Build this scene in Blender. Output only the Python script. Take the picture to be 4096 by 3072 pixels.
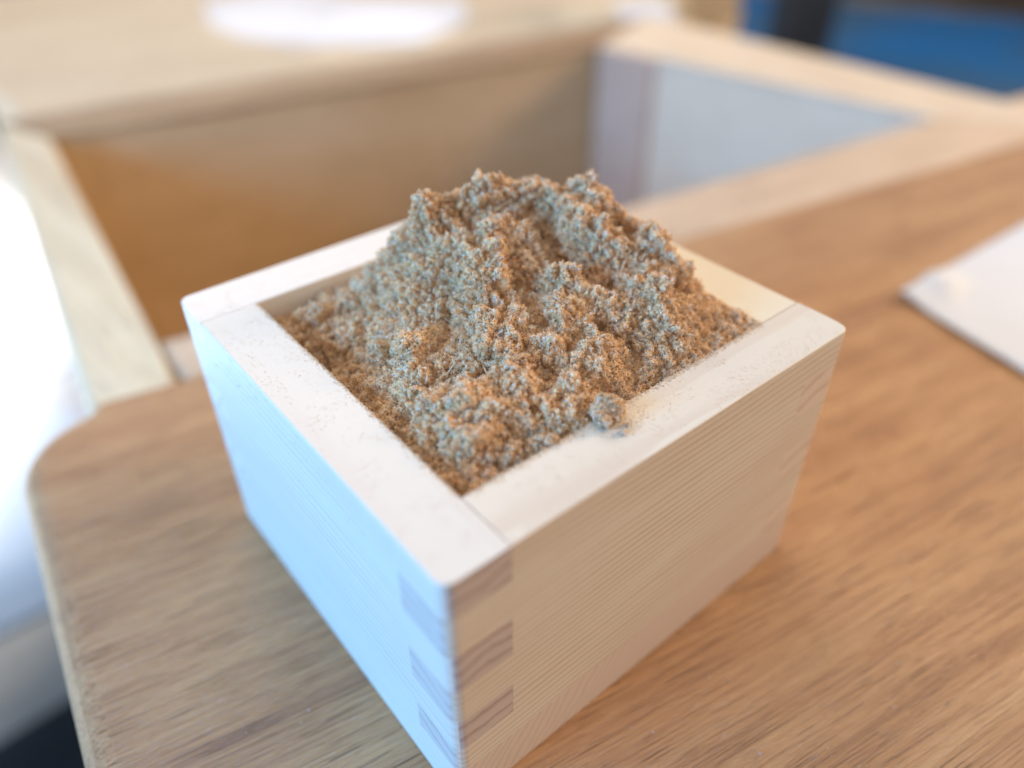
import bpy, bmesh, math, random
import numpy as np
from mathutils import Matrix, Vector
MM = 0.001
rnd = random.Random(5)
rng = np.random.default_rng(11)
for o in list(bpy.data.objects):
    bpy.data.objects.remove(o)
sc = bpy.context.scene
col = sc.collection

# ------------------------------------------------------------------ camera
cam_d = bpy.data.cameras.new('camera')
cam = bpy.data.objects.new('camera', cam_d)
col.objects.link(cam)
sc.camera = cam
Rw = ((0.77365068, -0.63360124, -0.00375339),
      (-0.39358521, -0.47592302, -0.78650363),
      (0.49654335, 0.60995635, -0.61757425))
r, d, f = Rw
cam.matrix_world = Matrix(((r[0], -d[0], -f[0], -28.224 * MM),
                           (r[1], -d[1], -f[1], -47.7135 * MM),
                           (r[2], -d[2], -f[2], 129.5256 * MM),
                           (0, 0, 0, 1)))
cam_d.sensor_width = 36
cam_d.lens = 767.48 / 1024 * 36
cam_d.clip_start = 0.005
cam_d.clip_end = 60
cam_d.dof.use_dof = True
cam_d.dof.focus_distance = 0.1200
cam_d.dof.aperture_fstop = 5.3
cam_d.dof.aperture_blades = 0

# ------------------------------------------------------------------ world and lamps
w = bpy.data.worlds.new('World')
sc.world = w
w.use_nodes = True
bg = w.node_tree.nodes['Background']
bg.inputs[0].default_value = (1.0, 0.92, 0.90, 1)
bg.inputs[1].default_value = 0.56
sc.view_settings.view_transform = 'Standard'
sc.view_settings.look = 'None'
sc.view_settings.exposure = 0.12
sc.view_settings.gamma = 1.0

def lamp(name, loc, target, power, colr, size, kind='AREA', size_y=None, spot=None, blend=0.3):
    l = bpy.data.lights.new(name, kind)
    l.energy = power
    l.color = colr
    if kind == 'AREA':
        l.shape = 'RECTANGLE'
        l.size = size
        l.size_y = size_y or size
    elif kind == 'SPOT':
        l.spot_size = math.radians(spot)
        l.spot_blend = blend
        l.shadow_soft_size = size
    o = bpy.data.objects.new(name, l)
    col.objects.link(o)
    o.location = loc
    o.rotation_euler = (Vector(target) - Vector(loc)).to_track_quat('-Z', 'Y').to_euler()
    return o

# warm daylight from high behind, cool window light low from the left
lamp('warm_daylight', (2.1, -0.55, 0.95), (0.06, 0.06, 0.05), 38, (1.0, 0.68, 0.38), 0.6)
lamp('back_window', (0.75, 2.7, 2.1), (0.1, 0.1, 0.0), 46, (1.0, 0.95, 0.90), 2.2, size_y=1.3)
lamp('cool_window', (-0.62, 0.16, 0.24), (0.04, 0.04, 0.05), 8.4, (0.08, 0.45, 1.0), 0.34, size_y=0.3)

# added spot lamps that blow out the white slab and papers on the bench
lamp('blowout_spot', (-1.2, 1.0, 2.2), (-0.45, 0.95, -0.3), 900, (1.0, 0.97, 0.92), 0.02, kind='SPOT', spot=23, blend=0.4)
lamp('blowout_spot', (0.9, 2.2, 1.9), (0.285, 0.715, -0.05), 55, (1.0, 0.98, 0.95), 0.01, kind='SPOT', spot=2.6, blend=0.25)
lamp('blowout_spot', (1.1, 2.0, 1.9), (0.357, 0.609, -0.05), 70, (1.0, 0.98, 0.95), 0.01, kind='SPOT', spot=3.4, blend=0.25)
lamp('blowout_spot', (1.3, 1.9, 1.8), (0.590, 0.500, -0.05), 70, (1.0, 0.98, 0.93), 0.01, kind='SPOT', spot=4.4, blend=0.25)

# ------------------------------------------------------------------ mesh helpers
def tag(o, label=None, cat=None, group=None, kind=None):
    if label: o['label'] = label
    if cat: o['category'] = cat
    if group: o['group'] = group
    if kind: o['kind'] = kind
    return o

def empty(name, loc=(0, 0, 0), label=None, cat=None, group=None):
    o = bpy.data.objects.new(name, None)
    o.empty_display_size = 0.01
    o.location = [c * MM for c in loc]
    col.objects.link(o)
    return tag(o, label, cat, group)

def link(name, me, mat, parent=None, smooth=False):
    o = bpy.data.objects.new(name, me)
    if mat is not None and len(me.materials) == 0:
        me.materials.append(mat)
    col.objects.link(o)
    if parent is not None:
        o.parent = parent
    if smooth:
        me.polygons.foreach_set('use_smooth', [True] * len(me.polygons))
    return o

def from_bm(name, bm, mat, parent=None, smooth=False):
    bmesh.ops.recalc_face_normals(bm, faces=bm.faces)
    bmesh.ops.scale(bm, vec=(MM, MM, MM), verts=bm.verts)
    me = bpy.data.meshes.new(name)
    bm.to_mesh(me)
    bm.free()
    return link(name, me, mat, parent, smooth)

def from_np(name, verts, faces, mat, parent=None, smooth=False, colors=None):
    """verts (n,3) in mm, faces (m,k)"""
    me = bpy.data.meshes.new(name)
    n, (m, k) = len(verts), faces.shape
    me.vertices.add(n)
    me.vertices.foreach_set('co', (verts * MM).astype(np.float32).ravel())
    me.loops.add(m * k)
    me.loops.foreach_set('vertex_index', faces.astype(np.int32).ravel())
    me.polygons.add(m)
    me.polygons.foreach_set('loop_start', np.arange(0, m * k, k, dtype=np.int32))
    me.update(calc_edges=True)
    if colors is not None:
        a = me.color_attributes.new('tint', 'FLOAT_COLOR', 'POINT')
        c4 = np.ones((n, 4), np.float32)
        c4[:, :3] = colors
        a.data.foreach_set('color', c4.ravel())
    return link(name, me, mat, parent, smooth)

def prism(bm, poly, z0, z1):
    """vertical prism over a 2D polygon"""
    a = [bm.verts.new((x, y, z0)) for x, y in poly]
    b = [bm.verts.new((x, y, z1)) for x, y in poly]
    n = len(poly)
    bm.faces.new(a[::-1])
    bm.faces.new(b)
    for i in range(n):
        bm.faces.new((a[i], a[(i + 1) % n], b[(i + 1) % n], b[i]))
    return a, b

def bevel(bm, test, width, seg):
    es = [e for e in bm.edges if test(e.verts[0].co, e.verts[1].co)]
    bmesh.ops.bevel(bm, geom=es, offset=width, segments=seg, affect='EDGES', profile=0.5, clamp_overlap=True)

# ------------------------------------------------------------------ numpy noise
def _hash(ix, iy, iz, s):
    h = (ix * 374761393 + iy * 668265263 + iz * 2147483647 + s * 1274126177) & 0xFFFFFFFF
    h = ((h ^ (h >> 13)) * 1274126177) & 0xFFFFFFFF
    h = ((h ^ (h >> 16)) * 2246822519) & 0xFFFFFFFF
    return (h ^ (h >> 15)) & 0xFFFFFFFF

def vnoise(p, s=0):
    """value noise in -1..1, p (n,3)"""
    i = np.floor(p).astype(np.int64)
    t = p - i
    t = t * t * t * (t * (t * 6 - 15) + 10)
    out = 0
    for a in (0, 1):
        for b in (0, 1):
            for c in (0, 1):
                wgt = (t[:, 0] if a else 1 - t[:, 0]) * (t[:, 1] if b else 1 - t[:, 1]) * (t[:, 2] if c else 1 - t[:, 2])
                out = out + wgt * (_hash(i[:, 0] + a, i[:, 1] + b, i[:, 2] + c, s) / 4294967295.0)
    return out * 2 - 1

def worley(p, s=0):
    """distance to the nearest feature point, and second nearest"""
    i = np.floor(p).astype(np.int64)
    f1 = np.full(len(p), 9.0)
    f2 = np.full(len(p), 9.0)
    for a in (-1, 0, 1):
        for b in (-1, 0, 1):
            for c in (-1, 0, 1):
                q = (i[:, 0] + a, i[:, 1] + b, i[:, 2] + c)
                dx = q[0] + _hash(*q, s) / 4294967295.0 - p[:, 0]
                dy = q[1] + _hash(*q, s + 7) / 4294967295.0 - p[:, 1]
                dz = q[2] + _hash(*q, s + 13) / 4294967295.0 - p[:, 2]
                dd = np.sqrt(dx * dx + dy * dy + dz * dz)
                f2 = np.minimum(f2, np.maximum(f1, dd))
                f1 = np.minimum(f1, dd)
    return f1, f2

# ------------------------------------------------------------------ materials
class NT:
    def __init__(self, name):
        self.m = bpy.data.materials.new(name)
        self.m.use_nodes = True
        self.t = self.m.node_tree
        self.p = self.t.nodes['Principled BSDF']
    def n(self, kind, **kw):
        x = self.t.nodes.new(kind)
        for k, v in kw.items():
            if k.startswith('i_'):
                x.inputs[k[2:].replace('_', ' ')].default_value = v
            else:
                setattr(x, k, v)
        return x
    def l(self, a, b):
        self.t.links.new(a, b)
    def math(self, op, a, b=None, c=None, clamp=False):
        x = self.n('ShaderNodeMath', operation=op, use_clamp=clamp)
        for i, v in enumerate((a, b, c)):
            if v is None: continue
            if isinstance(v, (int, float)): x.inputs[i].default_value = v
            else: self.l(v, x.inputs[i])
        return x.outputs[0]
    def mix(self, fac, a, b, mode='MIX'):
        x = self.n('ShaderNodeMix', data_type='RGBA', blend_type=mode)
        for i, v in ((0, fac), (6, a), (7, b)):
            if isinstance(v, (int, float)): x.inputs[i].default_value = v
            elif isinstance(v, tuple): x.inputs[i].default_value = (*v, 1) if len(v) == 3 else v
            else: self.l(v, x.inputs[i])
        return x.outputs[2]
    def ramp(self, fac, stops):
        x = self.n('ShaderNodeValToRGB')
        e = x.color_ramp.elements
        while len(e) < len(stops): e.new(0.5)
        for q, (pos, c) in zip(e, stops):
            q.position = pos
            q.color = (c, c, c, 1) if isinstance(c, (int, float)) else (*c, 1)
        self.l(fac, x.inputs[0])
        return x.outputs[0]
    def coords(self, scale=(1000, 1000, 1000), rot=(0, 0, 0), loc=(0, 0, 0)):
        tc = self.n('ShaderNodeTexCoord')
        mp = self.n('ShaderNodeMapping')
        mp.inputs['Scale'].default_value = scale
        mp.inputs['Rotation'].default_value = rot
        mp.inputs['Location'].default_value = loc
        self.l(tc.outputs['Object'], mp.inputs[0])
        return mp.outputs[0]
    def noise(self, vec, scale, detail=4, rough=0.5, dist=0):
        x = self.n('ShaderNodeTexNoise')
        x.inputs['Scale'].default_value = scale
        x.inputs['Detail'].default_value = detail
        x.inputs['Roughness'].default_value = rough
        x.inputs['Distortion'].default_value = dist
        self.l(vec, x.inputs['Vector'])
        return x.outputs[0]
    def bump(self, h, strength, dist):
        x = self.n('ShaderNodeBump')
        x.inputs['Strength'].default_value = strength
        x.inputs['Distance'].default_value = dist
        self.l(h, x.inputs['Height'])
        self.l(x.outputs[0], self.p.inputs['Normal'])
        return x

def pale_wood(name, axis, centre, spacing=1.6, light=(0.80, 0.68, 0.50), dark=(0.66, 0.47, 0.31),
              end=(0.54, 0.46, 0.42), end_line=(0.27, 0.155, 0.13), amount=0.6, rough=0.42, end_spacing=None):
    """growth rings round a pith parallel to the grain axis, so faces and end grain agree"""
    k = NT(name)
    v = k.coords()
    # slow wander of the rings along the grain
    st = [1, 1, 1]
    st[axis] = 0.12
    mp = k.n('ShaderNodeMapping')
    mp.inputs['Scale'].default_value = st
    k.l(v, mp.inputs[0])
    sep = k.n('ShaderNodeSeparateXYZ')
    k.l(v, sep.inputs[0])
    o = [i for i in (0, 1, 2) if i != axis]
    warp = k.noise(mp.outputs[0], 0.06, 2, 0.5)
    dx = k.math('ADD', sep.outputs[o[0]], -centre[0])
    dy = k.math('ADD', sep.outputs[o[1]], -centre[1])
    rad = k.math('SQRT', k.math('ADD', k.math('MULTIPLY', dx, dx), k.math('MULTIPLY', dy, dy)))
    rad = k.math('ADD', rad, k.math('MULTIPLY', warp, 5.5))
    uneven = k.noise(mp.outputs[0], 0.25, 3, 0.6)
    ph = k.math('FRACT', k.math('ADD', k.math('DIVIDE', rad, spacing), k.math('MULTIPLY', uneven, 0.4)))
    ring = k.ramp(ph, [(0.0, 0.05), (0.55, 0.25), (0.88, 1.0), (0.97, 0.75), (1.0, 0.0)])
    st2 = [9, 9, 9]
    st2[axis] = 0.35
    mf = k.n('ShaderNodeMapping')
    mf.inputs['Scale'].default_value = st2
    k.l(v, mf.inputs[0])
    fib = k.noise(mf.outputs[0], 1.0, 4, 0.6)
    big = k.noise(mp.outputs[0], 0.11, 2, 0.5)
    fac = k.math('MULTIPLY', k.math('MULTIPLY', ring, amount), k.math('MULTIPLY_ADD', k.noise(mp.outputs[0], 0.16, 3, 0.6), 2.6, -0.55, clamp=True))
    fac = k.math('ADD', fac, k.math('MULTIPLY', k.math('SUBTRACT', fib, 0.5), 0.5), clamp=True)
    fac = k.math('ADD', fac, k.math('MULTIPLY', k.math('SUBTRACT', big, 0.5), 0.5), clamp=True)
    # figure contrast is simply turned down on level faces, muting the rim streaks
    tc = k.n('ShaderNodeTexCoord')
    sn = k.n('ShaderNodeSeparateXYZ')
    k.l(tc.outputs['Normal'], sn.inputs[0])
    fac = k.math('MULTIPLY', fac, k.math('MULTIPLY_ADD', k.math('ABSOLUTE', sn.outputs[2]), -0.6, 1.0))
    face = k.mix(fac, light, dark)
    # end grain where the surface is cut across the fibres
    isend = k.math('GREATER_THAN', k.math('ABSOLUTE', sn.outputs[axis]), 0.75)
    es = end_spacing or spacing * 2.2
    ph2 = k.math('FRACT', k.math('ADD', k.math('DIVIDE', rad, es), k.math('MULTIPLY', uneven, 0.45)))
    ring2 = k.ramp(ph2, [(0.0, 0.0), (0.6, 0.08), (0.86, 0.9), (0.95, 1.0), (1.0, 0.0)])
    pores = k.noise(v, 3.0, 3, 0.7)
    endc = k.mix(k.math('MULTIPLY', ring2, 0.8), end, end_line)
    endc = k.mix(k.math('MULTIPLY', pores, 0.35), endc, (0.72, 0.62, 0.52))
    k.l(k.mix(isend, face, endc), k.p.inputs['Base Color'])
    k.p.inputs['Roughness'].default_value = rough
    k.p.inputs['Specular IOR Level'].default_value = 0.35
    k.bump(k.math('ADD', k.math('MULTIPLY', ring, 0.5), fib), 0.25, 0.00008)
    return k.m

def old_wood(name, axis_rot, light, mid, dark, rough=0.5, scale=1.0, groove=0.4, residue=0.0, spec=0.4, contrast=1.0):
    """open grained weathered wood, fibres along local x after the rotation"""
    k = NT(name)
    v = k.coords(rot=(0, 0, axis_rot))
    def stretch(a, b, c=None):
        m = k.n('ShaderNodeMapping')
        m.inputs['Scale'].default_value = (a * scale, b * scale, (c or b) * scale)
        k.l(v, m.inputs[0])
        return m.outputs[0]
    a = k.noise(stretch(0.012, 0.11), 1, 4, 0.55, 0.4)
    b = k.noise(stretch(0.017, 1.0), 1, 6, 0.68, 0.15)
    c = k.noise(stretch(0.05, 3.4), 1, 6, 0.72)
    patch = k.noise(stretch(0.03, 0.06), 1, 3, 0.6)
    h = k.math('ADD', k.math('MULTIPLY', a, 0.38), k.math('ADD', k.math('MULTIPLY', b, 0.34), k.math('MULTIPLY', c, 0.33)))
    s = 0.12 / contrast
    base = k.ramp(h, [(0.52 - s, dark), (0.52, mid), (0.52 + s, light)])
    base = k.mix(k.math('MULTIPLY', k.math('SUBTRACT', patch, 0.42, clamp=True), 1.3, clamp=True), base, light)
    gr = k.ramp(c, [(0.30, 1.0), (0.42, 0.0)])
    base = k.mix(k.math('MULTIPLY', gr, groove), base, tuple(q * 0.35 for q in dark))
    if residue:
        rs = k.noise(stretch(0.35, 0.9), 1, 5, 0.75)
        rf = k.ramp(rs, [(0.62, 0.0), (0.72, 1.0)])
        base = k.mix(k.math('MULTIPLY', rf, residue), base, (0.60, 0.60, 0.64))
    k.l(base, k.p.inputs['Base Color'])
    rr = k.math('MULTIPLY_ADD', k.math('SUBTRACT', b, 0.5), 0.5, rough, clamp=True)
    k.l(rr, k.p.inputs['Roughness'])
    k.p.inputs['Specular IOR Level'].default_value = spec
    hh = k.math('SUBTRACT', k.math('ADD', k.math('MULTIPLY', b, 1.2), k.math('MULTIPLY', c, 0.6)), gr)
    k.bump(hh, 0.9, 0.0005)
    return k.m

def plain(name, colr, rough=0.6, vary=0.1, scale=0.02, spec=0.4, second=None, bump=0.0):
    k = NT(name)
    v = k.coords()
    n = k.noise(v, scale, 4, 0.6)
    dark = second or tuple(c * (1 - vary * 2) for c in colr)
    k.l(k.mix(k.ramp(n, [(0.35, 0.0), (0.65, 1.0)]), dark, colr), k.p.inputs['Base Color'])
    k.p.inputs['Roughness'].default_value = rough
    k.p.inputs['Specular IOR Level'].default_value = spec
    if bump: k.bump(n, 0.5, bump)
    return k.m

def dust_mat(name, transl=0.25):
    k = NT(name)
    at = k.n('ShaderNodeAttribute', attribute_name='tint')
    k.l(at.outputs['Color'], k.p.inputs['Base Color'])
    k.p.inputs['Roughness'].default_value = 0.5
    k.p.inputs['Specular IOR Level'].default_value = 0.5
    if transl:
        tr = k.n('ShaderNodeBsdfTranslucent')
        k.l(at.outputs['Color'], tr.inputs[0])
        ms = k.n('ShaderNodeMixShader')
        ms.inputs[0].default_value = transl
        out = k.t.nodes['Material Output']
        k.l(k.p.outputs[0], ms.inputs[1])
        k.l(tr.outputs[0], ms.inputs[2])
        k.l(ms.outputs[0], out.inputs[0])
    return k.m

# ------------------------------------------------------------------ ground
floor_mat = plain('floor_concrete', (0.20, 0.19, 0.17), 0.8, 0.2, 0.004)
bm = bmesh.new()
prism(bm, [(-6000, -6000), (9000, -6000), (9000, 9000), (-6000, 9000)], -460, -450)
tag(from_bm('floor', bm, floor_mat), kind='structure')

# ------------------------------------------------------------------ table frame with its open well
frame = empty('table_frame', (200, 250, -150), 'old brown wooden table frame around a deep open well, behind the small box', 'table')
def fprism(name, poly, z0, z1, mat, bev=2.0, seg=3):
    bm = bmesh.new()
    prism(bm, [(x - 200, y - 250) for x, y in poly], z0 + 150, z1 + 150)
    if bev:
        zt = z1 + 150
        bevel(bm, lambda a, b: abs(a.z - zt) < 1e-4 and abs(b.z - zt) < 1e-4, bev, seg)
    return from_bm(name, bm, mat, frame)
th = math.radians(-8.5)
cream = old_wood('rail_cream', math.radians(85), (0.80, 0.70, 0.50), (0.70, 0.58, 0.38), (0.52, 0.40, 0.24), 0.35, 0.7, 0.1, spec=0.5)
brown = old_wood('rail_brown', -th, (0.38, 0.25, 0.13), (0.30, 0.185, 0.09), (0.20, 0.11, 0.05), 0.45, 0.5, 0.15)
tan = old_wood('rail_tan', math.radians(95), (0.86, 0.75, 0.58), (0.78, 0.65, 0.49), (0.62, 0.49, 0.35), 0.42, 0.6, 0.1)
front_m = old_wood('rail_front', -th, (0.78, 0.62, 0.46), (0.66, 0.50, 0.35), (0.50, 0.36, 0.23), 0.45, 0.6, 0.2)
oLB, oRB, oRF, oLF = (17, 444), (458, 382), (461, 60), (-27, 70)
iLB, iRB, iRF, iLF = (33.5, 401.5), (370, 343), (404, 126), (11, 183)
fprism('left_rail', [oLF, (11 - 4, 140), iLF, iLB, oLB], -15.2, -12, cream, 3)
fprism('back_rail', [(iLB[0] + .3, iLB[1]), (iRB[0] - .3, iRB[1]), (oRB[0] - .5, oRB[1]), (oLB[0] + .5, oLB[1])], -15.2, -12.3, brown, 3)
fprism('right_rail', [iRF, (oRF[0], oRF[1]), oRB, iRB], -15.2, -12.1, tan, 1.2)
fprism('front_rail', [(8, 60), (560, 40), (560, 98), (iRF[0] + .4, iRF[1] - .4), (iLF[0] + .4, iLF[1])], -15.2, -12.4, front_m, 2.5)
# inner walls of the well, set slightly back under the rails
W = [(iLF[0] - 1, iLF[1] - 1), (iLB[0] - 1, iLB[1] + 1), (iRB[0] + 1, iRB[1] + 1), (iRF[0] + 1, iRF[1] - 1)]
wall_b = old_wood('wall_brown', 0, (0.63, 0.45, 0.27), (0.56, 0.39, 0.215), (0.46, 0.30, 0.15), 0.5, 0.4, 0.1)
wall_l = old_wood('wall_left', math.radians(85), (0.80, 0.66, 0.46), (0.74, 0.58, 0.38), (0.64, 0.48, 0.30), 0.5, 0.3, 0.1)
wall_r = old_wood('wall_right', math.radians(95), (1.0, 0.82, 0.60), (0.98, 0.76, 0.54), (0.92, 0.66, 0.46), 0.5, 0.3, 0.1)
def wall(name, a, b, out, mat):
    fprism(name, [a, b, (b[0] + out[0], b[1] + out[1]), (a[0] + out[0], a[1] + out[1])], -230, -15.4, mat, 0)
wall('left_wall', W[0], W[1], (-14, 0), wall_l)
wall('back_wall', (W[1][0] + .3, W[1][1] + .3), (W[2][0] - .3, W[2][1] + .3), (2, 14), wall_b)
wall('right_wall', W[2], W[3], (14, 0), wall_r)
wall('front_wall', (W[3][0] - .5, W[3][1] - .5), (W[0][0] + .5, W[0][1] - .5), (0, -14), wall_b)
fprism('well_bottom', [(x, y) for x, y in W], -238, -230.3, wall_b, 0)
for lx, ly in ((6, 84), (420, 80), (424, 344), (22, 412)):
    fprism('leg', [(lx, ly), (lx + 30, ly), (lx + 30, ly + 26), (lx, ly + 26)], -449.5, -239 if 30 < lx < 400 else -15.6, tan, 0)
post = plain('post_pink', (0.72, 0.50, 0.37), 0.5, 0.06, 0.05)
fprism('corner_post', [(373.2, 299), (367.0, 342), (370.5, 343), (377, 299)], -229.5, -12.7, post, 0)
post_b = plain('post_brown', (0.54, 0.38, 0.21), 0.55, 0.06, 0.05)
fprism('corner_post', [(34, 401.4), (52, 398.4), (52, 400), (34, 403)], -229.5, -15.7, post_b, 1)

# ------------------------------------------------------------------ the thick plank under the box
pa = math.radians(-10.5)
plank_m = old_wood('plank_wood', 0.0, (0.57, 0.32, 0.14), (0.46, 0.225, 0.085), (0.30, 0.13, 0.048), 0.34, 1.0, 0.7, 0.45, spec=0.8, contrast=1.15)
plank_m.name = 'weathered_plank'
PL, PW, PT = 620.0, 300.0, 11.9
plank = None
bm = bmesh.new()
# local frame: x along the grain from the left end, y from the back edge towards the viewer
R0 = 21.0
poly = [(0.078 * PW, -PW)]
for i in range(9):
    a = math.pi - i * math.pi / 16
    poly.append((R0 + R0 * math.cos(a), -R0 + R0 * math.sin(a)))
poly += [(PL, 0), (PL, -PW)]
prism(bm, poly, -PT, 0)
bevel(bm, lambda a, b: abs(a.z) < 1e-4 and abs(b.z) < 1e-4, 6.0, 5)
plank = from_bm('wooden_plank', bm, plank_m, None, False)
plank.location = (-34.2 * MM, 147.0 * MM, 0)
plank.rotation_euler = (0, 0, pa)
tag(plank, 'worn brown open-grained plank with a rounded corner, right under the small box', 'plank')

# ------------------------------------------------------------------ the small square box
BX, BY, H, T, ZB = 85.0, 82.64, 56.18, 10.49, 11.0
G = 0.035
box = empty('wooden_box', (0, 0, 0), 'small square pale wooden box with finger joints, filled with sawdust', 'box')
levA = [(49.5, H), (33.0, 41.2), (17.6, 25.3)]       # fingers of the left and right boards
levB = [(41.2, 49.5), (25.3, 33.0), (ZB, 17.6)]      # fingers of the front and back boards
def comb(L, lev0, lev1):
    """side view outline (length, z) of a board whose ends carry the given fingers"""
    def end(levels, u_out, u_in):
        pts = []
        for (a, b) in sorted(levels):
            a2 = a + (G if a > ZB + .1 else 0)
            b2 = b - (G if b < H - .1 else 0)
            pts += [(u_in, a2), (u_out, a2), (u_out, b2), (u_in, b2)]
        return pts
    p = []
    e0 = end(lev0, 0, T + G)
    e1 = end(lev1, L, L - T - G)
    left = list(e0)
    right = list(e1)
    if left[0][1] > ZB + .1: left = [(T + G, ZB)] + left
    if left[-1][1] < H - .1: left = left + [(T + G, H)]
    if right[0][1] > ZB + .1: right = [(L - T - G, ZB)] + right
    if right[-1][1] < H - .1: right = right + [(L - T - G, H)]
    seq = right + left[::-1]
    out = []
    for q in seq:
        if not out or (abs(out[-1][0] - q[0]) + abs(out[-1][1] - q[1])) > 1e-5: out.append(q)
    # drop collinear repeats
    res = []
    n = len(out)
    for i in range(n):
        a, b, c = out[i - 1], out[i], out[(i + 1) % n]
        if abs((b[0] - a[0]) * (c[1] - b[1]) - (b[1] - a[1]) * (c[0] - b[0])) > 1e-6: res.append(b)
    return res
def board(name, L, lev0, lev1, mapf, outer, mat, label=None):
    """mapf(u, t, z) -> xyz with t=0 the outer face"""
    bm = bmesh.new()
    o = comb(L, lev0, lev1)
    a = [bm.verts.new(mapf(u, 0, z)) for u, z in o]
    b = [bm.verts.new(mapf(u, T, z)) for u, z in o]
    n = len(o)
    bm.faces.new(a)
    bm.faces.new(b[::-1])
    for i in range(n):
        bm.faces.new((a[i], b[i], b[(i + 1) % n], a[(i + 1) % n]))
    bmesh.ops.recalc_face_normals(bm, faces=bm.faces)
    corners = [(0, 0), (BX, 0), (BX, BY), (0, BY)]
    def vert_edge(p, q):
        return any(abs(p.x - cx) + abs(p.y - cy) < 1e-3 and abs(q.x - cx) + abs(q.y - cy) < 1e-3 for cx, cy in corners)
    bevel(bm, vert_edge, 1.9, 5)
    bevel(bm, lambda p, q: abs(p.z - H) < 1e-3 and abs(q.z - H) < 1e-3 and
          any(abs(p[i] - v) < 0.02 + (1.95 if i < 2 and (v in (0, BX, BY)) else 0) and abs(q[i] - v) < 0.02 + 1.95 for i, v in outer), 0.28, 2)
    ob = from_bm(name, bm, mat, box)
    if label: ob['label'] = label
    return ob
hf = pale_wood('box_wood_front', 0, (24.0, -70.0), 1.45, amount=0.85, light=(0.73, 0.66, 0.54), dark=(0.53, 0.37, 0.26), end=(0.60, 0.55, 0.51), end_line=(0.42, 0.33, 0.29))
hl = pale_wood('box_wood_left', 1, (16.0, -62.0), 1.9, amount=0.6, light=(0.74, 0.69, 0.60), dark=(0.60, 0.47, 0.39), end_spacing=2.9)
hb = pale_wood('box_wood_back', 0, (-20.0, -60.0), 2.0, amount=0.35, light=(0.78, 0.73, 0.65), dark=(0.70, 0.61, 0.50), end=(0.80, 0.73, 0.66), end_line=(0.64, 0.54, 0.47))
hr = pale_wood('box_wood_right', 1, (50.0, 150.0), 2.0, amount=0.3, light=(0.78, 0.70, 0.53), dark=(0.70, 0.58, 0.40), end=(0.74, 0.62, 0.50), end_line=(0.52, 0.38, 0.28))
hbot = pale_wood('box_wood_bottom', 1, (170.0, -95.0), 1.5, amount=0.4, light=(0.74, 0.69, 0.60), dark=(0.60, 0.47, 0.39), end=(0.68, 0.56, 0.47), end_line=(0.55, 0.41, 0.31), end_spacing=1.9)
# pinwheel corners: left board shows its top finger at the front, the back board runs over the left board, and so on
board('side_board', BY, levA, levB, lambda u, t, z: (t, u, z), [(0, 0.0), (0, T)], hl, 'left board, lit pale blue by the window')
board('side_board', BX, levB, levA, lambda u, t, z: (u, t, z), [(1, 0.0), (1, T)], hf, 'front board with fine brown grain lines')
board('side_board', BY, levB, levA, lambda u, t, z: (BX - t, u, z), [(0, BX), (0, BX - T)], hr, 'right board, half hidden behind the sawdust')
board('side_board', BX, levA, levB, lambda u, t, z: (u, BY - t, z), [(1, BY), (1, BY - T)], hb, 'back board with the whitest rim')
bm = bmesh.new()
prism(bm, [(0, 0), (BX, 0), (BX, BY), (0, BY)], 0.15, ZB - G)
bevel(bm, lambda p, q: abs(p.x - q.x) + abs(p.y - q.y) < 1e-3, 1.9, 5)
from_bm('bottom_board', bm, hbot, box)

# ------------------------------------------------------------------ sawdust
dmat = dust_mat('sawdust_grains', 0.42)
bmat = dust_mat('sawdust_mass', 0.0)
PAL = np.array([(0.95, 0.79, 0.60), (0.93, 0.70, 0.46), (0.88, 0.58, 0.30), (0.24, 0.11, 0.05), (0.97, 0.92, 0.85), (0.91, 0.56, 0.23)])
PW_ = np.array([0.26, 0.25, 0.15, 0.08, 0.15, 0.11])

def seg_dist(x, y, a, b):
    ax, ay, az, _ = a
    bx, by, bz, _ = b
    vx, vy = bx - ax, by - ay
    L2 = vx * vx + vy * vy + 1e-9
    t = np.clip(((x - ax) * vx + (y - ay) * vy) / L2, 0, 1)
    dd = np.hypot(x - ax - t * vx, y - ay - t * vy)
    return dd, az + t * (bz - az), a[3] + t * (b[3] - a[3])

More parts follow.
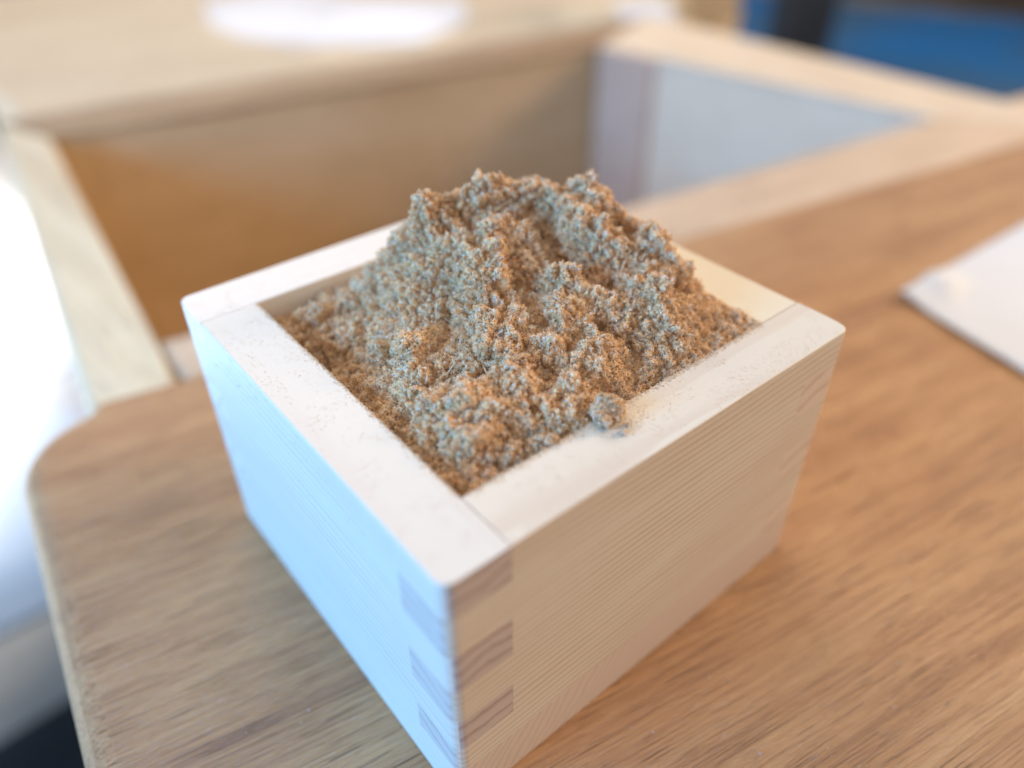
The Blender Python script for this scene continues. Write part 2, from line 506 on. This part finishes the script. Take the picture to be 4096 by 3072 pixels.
# crest lines: (x, y, z, radius of the blunt top)
RIDGES = [
    ([(34.8, 59.5, 72.2, 2.0), (38, 58, 75.0, 2.8), (45, 56, 77.4, 3.0), (54, 52, 77.2, 3.0), (60, 47.5, 76.4, 2.8), (64.5, 44, 75.6, 2.8)], 2.5),
    ([(65, 43, 75, 2.0), (67, 36, 71.2, 3.0), (67.5, 28, 70.0, 3.2), (66, 22, 66.4, 2.4), (64.5, 18.5, 61.5, 1.4)], 2.0),
    ([(43, 48, 69.5, 3.0), (38, 40, 66.5, 3), (33.5, 32, 63.5, 3), (28, 24, 61, 3), (21, 20, 59.5, 3), (16, 16, 57.8, 2)], 1.1),
    ([(52, 48, 71, 3), (50, 38, 67.0, 3.0), (47, 29, 63.5, 3.5), (43, 21, 60.5, 4), (37, 16.5, 58.0, 3)], 1.2),
    ([(60.5, 43, 73, 3), (61, 35, 70.3, 3.5), (60.5, 27, 67, 4), (58.5, 19, 61.8, 3)], 1.25),
    ([(37.5, 57, 72, 2.0), (33, 51, 66, 2.5), (25, 44, 61, 2.5), (19, 35, 59.5, 2.5), (18, 26, 58.8, 2.5), (18, 18, 57.5, 2)], 1.25),
    ([(33, 62, 60.2, 3), (24, 64, 58.6, 3), (17, 65, 57.0, 3)], 0.9),
    ([(54, 56, 72, 2), (60, 60, 60, 2), (64, 64, 55, 2)], 1.8),
    ([(74, 13, 57.6, 4), (74, 40, 56.2, 2)], 0.5),
    ([(40, 34, 62.5, 6), (29, 36, 61.0, 6)], 0.8),
    ([(41, 50, 69.5, 6), (50, 45, 70.0, 6), (60, 38, 69.5, 6)], 1.0),
    ([(36, 34, 62.8, 6), (49, 30, 64.5, 6), (58, 25, 64, 6)], 0.9),
    ([(24, 24, 59.6, 5), (34, 21, 60, 5)], 0.7),
]
def height(x, y):
    h = np.full(x.shape, 53.2)
    k = 1.8
    for pts, slope in RIDGES:
        best = np.full(x.shape, -1e9)
        for a, b in zip(pts[:-1], pts[1:]):
            dd, z, rr = seg_dist(x, y, a, b)
            best = np.maximum(best, z - slope * (np.sqrt(dd * dd + rr * rr) - rr))
        # smooth maximum
        m = np.maximum(h, best)
        h = m + k * np.log(np.exp((h - m) / k) + np.exp((best - m) / k)) - 0.25
    # gullies between the crests
    for (x1, y1, x2, y2, dz, gw) in [(54.5, 45.5, 52.5, 38, 4.6, 2.2), (52.5, 38, 54.5, 29, 2.6, 1.9), (59.5, 26, 67, 20.5, 3.0, 1.7),
                                     (18, 31, 28, 27.5, 2.2, 1.5), (28, 27.5, 35.5, 20.5, 2.4, 1.5), (33, 46, 27, 36, 2.0, 2.2),
                                     (44, 38, 40, 29, 2.6, 1.8), (64, 37, 65, 31, 1.6, 1.3), (48, 25, 50, 17, 2.6, 1.6), (22, 47, 18, 40, 1.3, 1.5)]:
        dd, _, _ = seg_dist(x, y, (x1, y1, 0, 0), (x2, y2, 0, 0))
        h = h - (0.95 if dz > 4 else 0.7) * dz * np.exp(-(dd / gw) ** 2)
    # blocky clods that stand proud with a sharp edge
    wob = 0.9 * vnoise(np.stack([x / 2.2, y / 2.2, x * 0 + 4], -1).reshape(-1, 3), 17).reshape(x.shape)
    for (cx, cy, r_, dz) in [(50.5, 54.5, 2.9, 1.0), (64.4, 44.3, 2.7, 1.2), (38.5, 58, 2.2, 0.9), (57.5, 49.5, 2.0, -0.9),
                             (38.5, 41.5, 3.6, 2.6), (43.2, 18.2, 3.6, 2.2), (48.5, 33.5, 2.6, 1.8), (30, 25.5, 2.8, 1.3), (23, 40, 2.8, 1.6),
                             (58.5, 36.5, 2.4, 1.8), (60, 21, 2.6, 1.8), (66, 30, 3.0, 1.6), (21.5, 22.5, 3.0, 1.2), (45.5, 48, 2.6, 1.6), (19, 55, 2.4, 1.5)]:
        dd = np.hypot(x - cx, y - cy) + wob
        h = h + dz / (1 + np.exp(-(r_ - dd) / 0.38))
    # it settles just under the rim along the walls
    e = np.minimum.reduce([x - T, BX - T - x, y - T, BY - T - y])
    lim = 51.6 + 1.6 * np.clip((x - T) / 10, 0, 1) + 2.9 * np.clip(e, 0, 9) + 1.3 * vnoise(np.stack([x, y, x * 0], -1).reshape(-1, 3) / 5.0, 3).reshape(x.shape)
    front = np.clip((24 - y) / 10, 0, 1)
    lim = lim + front * 2.2 + 4.0 * np.clip((x - 62) / 8, 0, 1)
    h = -np.logaddexp(-h / 0.9, -lim / 0.9) * 0.9
    return h

def clumpy(P, N, amp=1.0, s=0):
    """push points along their normals into clods and crumbs"""
    q = P + 0.9 * np.stack([vnoise(P / 1.6, s + 21), vnoise(P / 1.6, s + 22), vnoise(P / 1.6, s + 23)], -1)
    q = q + 0.35 * np.stack([vnoise(P / 0.5, s + 31), vnoise(P / 0.5, s + 32), vnoise(P / 0.5, s + 33)], -1)
    f1, f2 = worley(q / 5.0, s + 2)
    g1, g2 = worley(q / 2.1, s + 3)
    b1, b2 = worley((q + 2.0 * vnoise(P / 6.0, s + 14)[:, None]) / 9.0, s + 12)
    # clods stand apart along cracks, and are cut by ledges
    big = np.minimum(b2 - b1, 0.45) / 0.45
    med = np.minimum(f2 - f1, 0.4) / 0.4
    sml = np.minimum(g2 - g1, 0.35) / 0.35
    shelf = vnoise(q / np.array([3.4, 3.4, 1.7]), s + 15)
    shelf = np.tanh(shelf * 3.2)
    p1, p2 = worley(q / 1.7, s + 16)
    pit = np.clip(0.42 - p1, 0, 1) / 0.42
    dsp = amp * (0.25 + 1.2 * (big - 0.75) + 0.85 * (med - 0.7) + 0.75 * (sml - 0.7) + 0.3 * shelf + 0.7 * vnoise(P / 7.0, s + 5)
                 + 0.75 * vnoise(q / 1.5, s + 9) + 0.30 * vnoise(P / 0.62, s + 6) + 0.26 * vnoise(P / 0.34, s + 8) - 1.25 * pit)
    cav = big + med + sml + 0.8 * shelf
    return P + N * dsp[:, None], cav

def vnormals(P, nx, ny):
    Q = P.reshape(ny, nx, 3)
    du = np.gradient(Q, axis=1)
    dv = np.gradient(Q, axis=0)
    n = np.cross(du, dv)
    n /= np.linalg.norm(n, axis=2, keepdims=True) + 1e-12
    return n.reshape(-1, 3)

def palette(n, bias=None):
    c = PAL[rng.choice(len(PAL), n, p=PW_)]
    c = c * rng.uniform(0.85, 1.12, (n, 1))
    return np.clip(c, 0.02, 0.9)

def grains(name, P, N, count, parent, mat, lmin=0.16, lmax=0.66, lift=0.05, wt=None, wide=(0.22, 0.7)):
    """small bent flakes scattered over points P with normals N: each is two triangles folded on a rib"""
    if wt is None:
        idx = rng.integers(0, len(P), count)
    else:
        idx = rng.choice(len(P), count, p=wt / wt.sum())
    c = P[idx] + rng.normal(0, 0.08, (count, 3))
    n = N[idx]
    dirs = rng.normal(0, 1, (count, 3)) + n * 0.55
    dirs /= np.linalg.norm(dirs, axis=1, keepdims=True)
    t = np.cross(dirs, rng.normal(0, 1, (count, 3)))
    t /= np.linalg.norm(t, axis=1, keepdims=True)
    flat = rng.random(count) < 0.6            # most flakes lie on the surface, the rest stand off it as fluff
    nn = n + rng.normal(0, 0.45, (count, 3))
    tf = np.cross(dirs, nn)
    tf /= np.linalg.norm(tf, axis=1, keepdims=True) + 1e-9
    df = np.cross(nn, tf)
    df /= np.linalg.norm(df, axis=1, keepdims=True) + 1e-9
    t = np.where(flat[:, None], tf, t)
    dirs = np.where(flat[:, None], df, dirs)
    u = np.cross(dirs, t)
    L = (lmin + (lmax - lmin) * rng.random(count) ** 2.2)[:, None]
    Wd = L * rng.uniform(*wide, (count, 1)) * 0.5
    c = c + n * (lift + rng.random((count, 1)) * 0.12)
    v0 = c - dirs * L * 0.5
    v1 = c + t * Wd + u * L * 0.12
    v2 = c + dirs * L * 0.5
    v3 = c - t * Wd + u * L * 0.12
    V = np.stack([v0, v1, v2, v3], 1).reshape(-1, 3)
    b = np.arange(count)[:, None] * 4
    F = np.concatenate([b + np.array([[0, 1, 2]]), b + np.array([[0, 2, 3]])], 0)
    C = np.repeat(palette(count), 4, axis=0)
    return from_np(name, V, F, mat, parent, False, C)

pile = empty('sawdust_pile', (BX / 2, BY / 2, 50), 'large crumbly tan mound of fine sawdust heaped up in the small box', 'sawdust')
off = np.array([BX / 2, BY / 2, 50.0])
nx = ny = 700
xs = np.linspace(T + 0.08, BX - T - 0.08, nx)
ys = np.linspace(T + 0.08, BY - T - 0.08, ny)
X, Y = np.meshgrid(xs, ys)
Z = height(X, Y)
P = np.stack([X, Y, Z], -1).reshape(-1, 3)
N = vnormals(P, nx, ny)
edge = np.minimum.reduce([X - T, BX - T - X, Y - T, BY - T - Y]).reshape(-1)
P2, cav = clumpy(P, N, (0.95 + 0.1 * np.clip((P[:, 2] - 58) / 9, 0, 1))[:, None][:, 0])
fade = np.clip(edge / 1.2, 0, 1)[:, None]
P2 = P * (1 - fade) + P2 * fade
low = P2[:, 2] < H + 0.5
P2[low, 0] = np.clip(P2[low, 0], T + 0.08, BX - T - 0.08)
P2[low, 1] = np.clip(P2[low, 1], T + 0.08, BY - T - 0.08)
N2 = vnormals(P2, nx, ny)
gi = np.arange(nx * ny).reshape(ny, nx)
F = np.stack([gi[:-1, :-1], gi[:-1, 1:], gi[1:, 1:], gi[1:, :-1]], -1).reshape(-1, 4)
# closed sides and underside so the heap is a solid
bord = np.concatenate([gi[0, :-1], gi[:-1, -1], gi[-1, :0:-1], gi[:0:-1, 0]])
skirt = P2[bord].copy()
skirt[:, 2] = ZB + 0.3
nb = len(bord)
sidx = np.arange(nb) + nx * ny
Fs = np.stack([bord, sidx, np.roll(sidx, -1), np.roll(bord, -1)], -1)
V = np.concatenate([P2, skirt], 0)
f1n = vnoise(P2 / 0.6, 40)
f2n = vnoise(P2 / 4.0, 41)
base = np.array([(0.82, 0.55, 0.31)]) * (1 + 0.35 * f1n + 0.12 * f2n)[:, None]
Cb = np.concatenate([base, np.tile([[0.5, 0.32, 0.17]], (nb, 1))], 0)
from_np('mound', V - off, np.concatenate([F, Fs], 0), bmat, pile, True, np.clip(Cb, 0.02, 0.9))
wt = np.clip(np.linalg.norm(np.cross(np.gradient(P2.reshape(ny, nx, 3), axis=1), np.gradient(P2.reshape(ny, nx, 3), axis=0)), axis=2).reshape(-1), 0, 0.06)
vis = (N2 @ np.array([-0.5, -0.61, 0.62]) > -0.55)
wt = wt * (0.15 + 0.85 * vis)
tag(grains('grains', P2 - off, N2, 500000, pile, dmat, wt=wt), kind='stuff')
# a few long pale splinters caught in the heap
def splinter(p, dirv, L, wd, parent, colr=(0.85, 0.74, 0.55)):
    dv = Vector(dirv).normalized()
    s = dv.cross(Vector((0, 0, 1))).normalized() * wd
    up = Vector((0, 0, wd * 0.6))
    p = Vector(p)
    mid = p + dv * L * 0.5 + Vector((0, 0, L * 0.06))
    q = p + dv * L
    vs = []
    for c, k in ((p, 0.5), (mid, 1.0), (q, 0.3)):
        vs += [c + s * k, c + up * k, c - s * k, c - up * k]
    fs = [(0, 1, 2, 3), (11, 10, 9, 8)]
    for a in (0, 4):
        for i in range(4):
            fs.append((a + i, a + 4 + i, a + 4 + (i + 1) % 4, a + (i + 1) % 4))
    from_np('splinter', np.array([list(v) for v in vs]) - off, np.array(fs), dmat, parent, False, np.tile([colr], (12, 1)))
def surf(x, y):
    j = int(round((x - xs[0]) / (xs[1] - xs[0])))
    i = int(round((y - ys[0]) / (ys[1] - ys[0])))
    return P2[i * nx + j]
for (x, y, dx, dy, dz, L, wd) in [(52, 40, -.35, .3, .9, 4.5, .10), (23, 31, 1, .35, .3, 4.2, .16), (19, 22, .9, .3, .25, 3.2, .17),
                                  (36, 33, .8, -.5, .3, 3.0, .1), (30, 40, -.3, .8, .5, 2.6, .09), (45, 24, .7, .2, .5, 2.4, .1),
                                  (26, 25, .2, .9, .5, 2.2, .1), (58, 30, .6, .4, .7, 2.5, .1), (41, 52, -.5, .2, .8, 2.2, .09), (13, 26, -.5, -.2, .25, 2.5, .12)]:
    s_ = surf(x, y)
    splinter((s_[0], s_[1], s_[2] + 0.3), (dx, dy, dz), L, wd, pile)

# crumb of sawdust that tumbled onto the front rim
def clod(centre, rad, label, group=None, n=90, count=2600, seed=60, squash=0.62):
    root = empty('sawdust_clump', (centre[0], centre[1], H), label, 'sawdust', group)
    u = np.linspace(0, 2 * math.pi, n, endpoint=False)
    vv = np.linspace(0.02, math.pi - 0.02, n // 2)
    U, Vv = np.meshgrid(u, vv)
    D = np.stack([np.sin(Vv) * np.cos(U), np.sin(Vv) * np.sin(U), np.cos(Vv)], -1).reshape(-1, 3)
    R_ = np.array(rad)
    lump = 1 + 0.28 * vnoise(D * 1.6 + seed, seed) + 0.12 * vnoise(D * 4 + seed, seed + 1)
    Pc = D * R_ * lump[:, None]
    Pc, _ = clumpy(Pc + 31.7 * seed, D, 0.5 * min(1.0, rad[0] / 2.5), seed)
    Pc -= 31.7 * seed
    Pc[:, 2] = np.maximum(Pc[:, 2] + R_[2] * squash, 0.03)
    m = n // 2
    g = np.arange(n * m).reshape(m, n)
    g2 = np.roll(g, -1, axis=1)
    F_ = np.stack([g[:-1], g[1:], g2[1:], g2[:-1]], -1).reshape(-1, 4)
    cc = np.array([(0.52, 0.34, 0.19)]) * (1 + 0.25 * vnoise(Pc / 0.6 + 9, 5))[:, None]
    from_np('lump', Pc, F_, bmat, root, True, np.clip(cc, .02, .9))
    sel = Pc[:, 2] > 0.05
    tag(grains('grains', Pc[sel], D[sel], count, root, dmat), kind='stuff')
    return root
clod((36.9, 9.7, H), (2.9, 2.2, 1.8), 'bluish lump of sawdust sitting on the front rim of the small box', n=120, count=5600)
clod((35.7, 5.8, H), (0.55, 0.42, 0.34), 'tiny grey crumb on the front rim just below the bigger lump', n=30, count=120, seed=71)
clod((37.3, 6.6, H), (0.30, 0.26, 0.24), 'tiny brown crumb on the front rim between the grey one and the lump', n=26, count=50, seed=83)
clod((26.6, 11.0, H), (0.9, 0.7, 0.5), 'small crumb of sawdust spilling onto the front rim left of the bigger lump', n=40, count=380, seed=91)

# fine dust lying on the rims and clinging to the left face
def dust():
    pts, nrm, sz = [], [], []
    def put(x, y, z, n, s):
        pts.append((x, y, z)); nrm.append(n); sz.append(s)
    for _ in range(2000):                       # left rim, patchy
        y = rnd.uniform(3, BY - 3); x = rnd.uniform(0.4, T - 0.1)
        k = float(vnoise(np.array([[x / 2.2, y / 2.2, 3.0]]), 50)[0])
        if k > 0.08 or rnd.random() < 0.10: put(x, y, H, (0, 0, 1), rnd.uniform(.04, .17))
    for _ in range(4200):                       # front rim, fine pepper
        x = rnd.uniform(T, BX - 1); y = rnd.uniform(0.4, T - .1)
        k = float(vnoise(np.array([[x / 6, y / 3.0, 9.0]]), 51)[0])
        if k > -0.1 and rnd.random() < 0.45 + 0.5 * (x / BX): put(x, y, H, (0, 0, 1), rnd.uniform(.04, .14))
    for _ in range(650):
        x = rnd.uniform(T, BX - 1); y = BY - rnd.uniform(.6, T); put(x, y, H, (0, 0, 1), rnd.uniform(.05, .2))
    for _ in range(500):
        y = rnd.uniform(T, BY - T); x = BX - rnd.uniform(.6, T); put(x, y, H, (0, 0, 1), rnd.uniform(.05, .15))
    for _ in range(420):                        # left face, clustered near the top
        y = rnd.uniform(8, 75); z = H - 0.5 - abs(rnd.gauss(0, 7))
        k = float(vnoise(np.array([[z / 2.5, y / 2.5, 3.0]]), 52)[0])
        if z > 25 and k > 0.05: put(0, y, z, (-1, 0, 0), rnd.uniform(.06, .26))
    for _ in range(260):                        # front face
        x = rnd.uniform(5, 80); z = H - 0.3 - abs(rnd.gauss(0, 4))
        if z > 30: put(x, 0, z, (0, -1, 0), rnd.uniform(.05, .16))
    for _ in range(500):
        a = rnd.uniform(0, 6.283); q = rnd.gauss(0, 1.0)
        x = 38.2 + 3.2 * math.cos(a) + q; y = 8.6 + 2.6 * math.sin(a) + rnd.gauss(0, .8)
        if y < T - .1: put(x, y, H, (0, 0, 1), rnd.uniform(.05, .2))
    # dust drifts thicker where the heap meets the rim
    for _ in range(1000):
        x = rnd.uniform(T + 1, BX - T); y = T - abs(rnd.gauss(0, .5)); put(x, y, H, (0, 0, 1), rnd.uniform(.08, .3))
    for _ in range(900):
        y = rnd.uniform(T, BY - T); x = T - abs(rnd.gauss(0, .35)); put(x, y, H, (0, 0, 1), rnd.uniform(.08, .25))
    p = np.array(pts); n = np.array(nrm, float); s = np.array(sz)[:, None]
    c = len(p)
    a = rng.normal(0, 1, (c, 3))
    t = np.cross(n, a); t /= np.linalg.norm(t, axis=1, keepdims=True)
    u = np.cross(n, t)
    base_ = p + n * 0.01
    el = rng.uniform(0.5, 1.6, (c, 1))
    v = [base_ + t * s * el, base_ - t * s * .5 * el + u * s * .6, base_ - t * s * .5 * el - u * s * .6, base_ + n * s * rng.uniform(.1, .45, (c, 1)) + t * s * rng.normal(0, .3, (c, 1))]
    V = np.stack(v, 1).reshape(-1, 3)
    b = np.arange(c)[:, None] * 4
    F = np.concatenate([b + np.array([[0, 1, 2]]), b + np.array([[0, 1, 3]]), b + np.array([[1, 2, 3]]), b + np.array([[2, 0, 3]])], 0)
    o = from_np('sawdust_specks', V, F, dmat, None, False, np.repeat(np.clip(palette(c) * 0.45 + 0.52 * np.array([0.84, 0.68, 0.50]), 0, .9), 4, axis=0))
    tag(o, 'fine specks of sawdust scattered over the rim and left face of the small box', 'sawdust', kind='stuff')
dust()

# pale crumbs and dust caught in the grain of the plank
def plank_crumbs():
    c = 1500
    x = rng.uniform(-45, 260, c); y = rng.uniform(-60, 90, c)
    ok = ~((x > -1) & (x < BX + 1) & (y > -1) & (y < BY + 1))
    dens = rng.random(c) < np.clip(1.2 - np.hypot(x - 40, y + 20) / 150, 0.05, 1)
    ex = x > -46 + (y + 60) * 0.17 + 8
    ok &= dens & ex
    x, y = x[ok], y[ok]; c = len(x)
    s = rng.uniform(.06, .32, (c, 1)) * rng.random((c, 1)) + .05
    p = np.stack([x, y, np.zeros(c)], -1)
    a = rng.normal(0, 1, (c, 3)); a /= np.linalg.norm(a, axis=1, keepdims=True)
    b_ = np.cross(a, rng.normal(0, 1, (c, 3))); b_ /= np.linalg.norm(b_, axis=1, keepdims=True)
    d_ = np.cross(a, b_)
    V = np.stack([p + a * s, p - a * s * .5 + b_ * s * .7, p - a * s * .5 - b_ * s * .7, p + d_ * s], 1)
    V[:, :, 2] += s * 0.9
    V = V.reshape(-1, 3)
    b = np.arange(c)[:, None] * 4
    F = np.concatenate([b + np.array([[0, 1, 2]]), b + np.array([[0, 1, 3]]), b + np.array([[1, 2, 3]]), b + np.array([[2, 0, 3]])], 0)
    cols = np.repeat(np.clip(rng.normal(0.6, .12, (c, 1)) * np.array([[1, .93, .84]]), .1, .85), 4, axis=0)
    tag(from_np('dust_crumbs', V, F, dmat, None, False, cols), 'tiny pale crumbs scattered on the brown plank round the small box', 'dust', kind='stuff')
plank_crumbs()

# ------------------------------------------------------------------ white paper at the right
def paper():
    A, B, Cc = np.array([196.5, 35.5]), np.array([330.0, 40.0]), np.array([192.0, -75.0])
    # left tip A, one edge runs right (back), one edge runs towards the viewer
    A = np.array([199.0, 36.5]); e1 = np.array([281.0, 33.0]) - A; e2 = np.array([187.0, -8.0]) - A
    e1 = e1 / np.linalg.norm(e1) * 190; e2 = e2 / np.linalg.norm(e2) * 130
    n1, n2 = 70, 50
    U, Vv = np.meshgrid(np.linspace(0, 1, n1), np.linspace(0, 1, n2))
    x = A[0] + U * e1[0] + Vv * e2[0]
    y = A[1] + U * e1[1] + Vv * e2[1]
    dx, dy = U * 190, Vv * 130
    z = 0.5 + 3.6 * np.exp(-((dx - 16) ** 2 + (dy - 5) ** 2) / 60) + 1.6 * np.exp(-((dx - 2) ** 2 + (dy - 2) ** 2) / 20) + 0.5 * np.sin(dx / 17) * np.sin(dy / 21) + .4
    z -= 2.0 * np.exp(-((dx - 17) ** 2 + (dy - 14) ** 2) / 30) * 0.5
    P_ = np.stack([x, y, z], -1).reshape(-1, 3)
    g = np.arange(n1 * n2).reshape(n2, n1)
    F_ = np.stack([g[:-1, :-1], g[:-1, 1:], g[1:, 1:], g[1:, :-1]], -1).reshape(-1, 4)
    c = P_.mean(0); c[2] = 0
    o = from_np('paper_sheet', P_ - c, F_, plain('paper_white', (0.72, 0.77, 0.83), 0.6, 0.02, 0.05), None, True)
    o.location = c * MM
    so = o.modifiers.new('thickness', 'SOLIDIFY'); so.thickness = 0.0002
    tag(o, 'white paper sheet with a rumpled corner lying on the plank right of the small box', 'paper')
paper()

# ------------------------------------------------------------------ things far out of focus behind
def slab_thing(name, poly, z0, z1, mat, label, cat, bev=3):
    bm = bmesh.new()
    cx = sum(p[0] for p in poly) / len(poly); cy = sum(p[1] for p in poly) / len(poly)
    prism(bm, [(x - cx, y - cy) for x, y in poly], 0, z1 - z0)
    if bev: bevel(bm, lambda a, b: abs(a.z - (z1 - z0)) < 1e-4 and abs(b.z - (z1 - z0)) < 1e-4, bev, 10 if bev > 50 else 2)
    o = from_bm(name, bm, mat)
    o.location = (cx * MM, cy * MM, z0 * MM)
    return tag(o, label, cat)
pale_top = old_wood('pale_bench_wood', 0.1, (0.66, 0.57, 0.42), (0.58, 0.48, 0.33), (0.48, 0.37, 0.24), 0.4, 0.25, 0.05)
bench = empty('workbench', (300, 700, -450), 'pale yellowish wooden workbench beyond the table frame', 'bench')
def bpart(name, poly, z0, z1, mat, bev=3):
    bm = bmesh.new()
    prism(bm, [(x - 300, y - 700) for x, y in poly], z0 + 450, z1 + 450)
    return from_bm(name, bm, mat, bench)
bpart('bench_top', [(42, 462), (470, 404), (700, 470), (640, 1010), (50, 1040)], -80, -52, pale_top)
for (x, y) in [(80, 500), (600, 500), (90, 980), (590, 960)]:
    bpart('leg', [(x - 20, y - 20), (x + 20, y - 20), (x + 20, y + 20), (x - 20, y + 20)], -450, -80.2, pale_top)
white = plain('sheet_white', (0.66, 0.70, 0.78), 0.5, 0.02, 0.02)
slab_thing('paper_sheet', [(282, 847), (247, 747), (250, 680), (275, 621), (330, 590), (420, 735), (380, 850)], -51.8, -51.2, white,
           'bright white paper sheet on the pale bench, left one of two that overlap', 'paper', 0)
slab_thing('paper_sheet', [(300, 640), (318, 585), (361, 556), (442, 592), (491, 669), (400, 760)], -51.0, -50.2, white,
           'bright white paper sheet on the pale bench, overlapping another from the right', 'paper', 0)
slab_thing('glow_scrap', [(548, 485), (590, 462), (626, 500), (640, 530), (590, 545)], -51.8, -49, white,  # white piece put in to stand for a blown-out glow
           'small white scrap added for a bright glow at the far right end of the pale bench', 'paper', 0)
# timber and timber block near the frame corner
slab_thing('timber_offcut', [(590, 452), (640, 430), (690, 480), (640, 510)], -51.8, 40, plain('timber', (0.66, 0.44, 0.22), 0.6, .1, .02),
           'small tan timber block standing on the bench behind the frame corner', 'timber')
slab_mat = plain('blowout_white', (0.9, 0.9, 0.9), 0.8, 0.02, 0.01)
slab_thing('blowout_slab', [(-700, 530), (60, 540), (80, 700), (140, 2200), (-900, 2200)], -449.5, -300, slab_mat,  # added white mass for the blown-out glare; wide bevel grades it to grey
           'white slab added for the blown-out brightness low left of the table', 'sheet', 125)
slab_thing('bag', [(-420, 150), (-60, 160), (-58, 385), (-420, 360)], -449.5, -380, plain('bag_black', (0.016, 0.018, 0.020), 0.9, .2, .01, spec=0.05),
           'black bag on the floor at the lower left, under the plank corner', 'bag', 12)
slab_thing('crate', [(1640, 1010), (1722, 938), (1850, 1050), (1750, 1130)], -419.5, -60, plain('crate_black', (0.025, 0.035, 0.05), 0.6, .2, .01),
           'black crate standing behind the blue tarpaulin', 'crate', 10)
slab_thing('cabinet', [(2900, 200), (3500, 300), (3300, 2200), (2700, 2100)], -449.5, 300, plain('cabinet_dark', (0.09, 0.07, 0.055), 0.6, .2, .005),
           'dark brown cabinet far behind the blue tarpaulin', 'cabinet', 10)
slab_thing('tarpaulin', [(1500, 300), (2750, 650), (2450, 1250), (2350, 1750), (1850, 1750), (1500, 1000)], -449.5, -420, plain('tarp_blue', (0.012, 0.12, 0.36), 0.8, .25, .002, second=(0.045, 0.10, 0.18), spec=0.1),
           'deep blue tarpaulin folded on the floor beyond the right rail', 'tarpaulin', 10)

if __name__ == '__main__':
    n_t = sum(len(o.data.polygons) for o in bpy.data.objects if o.type == 'MESH')
    print('faces', n_t)
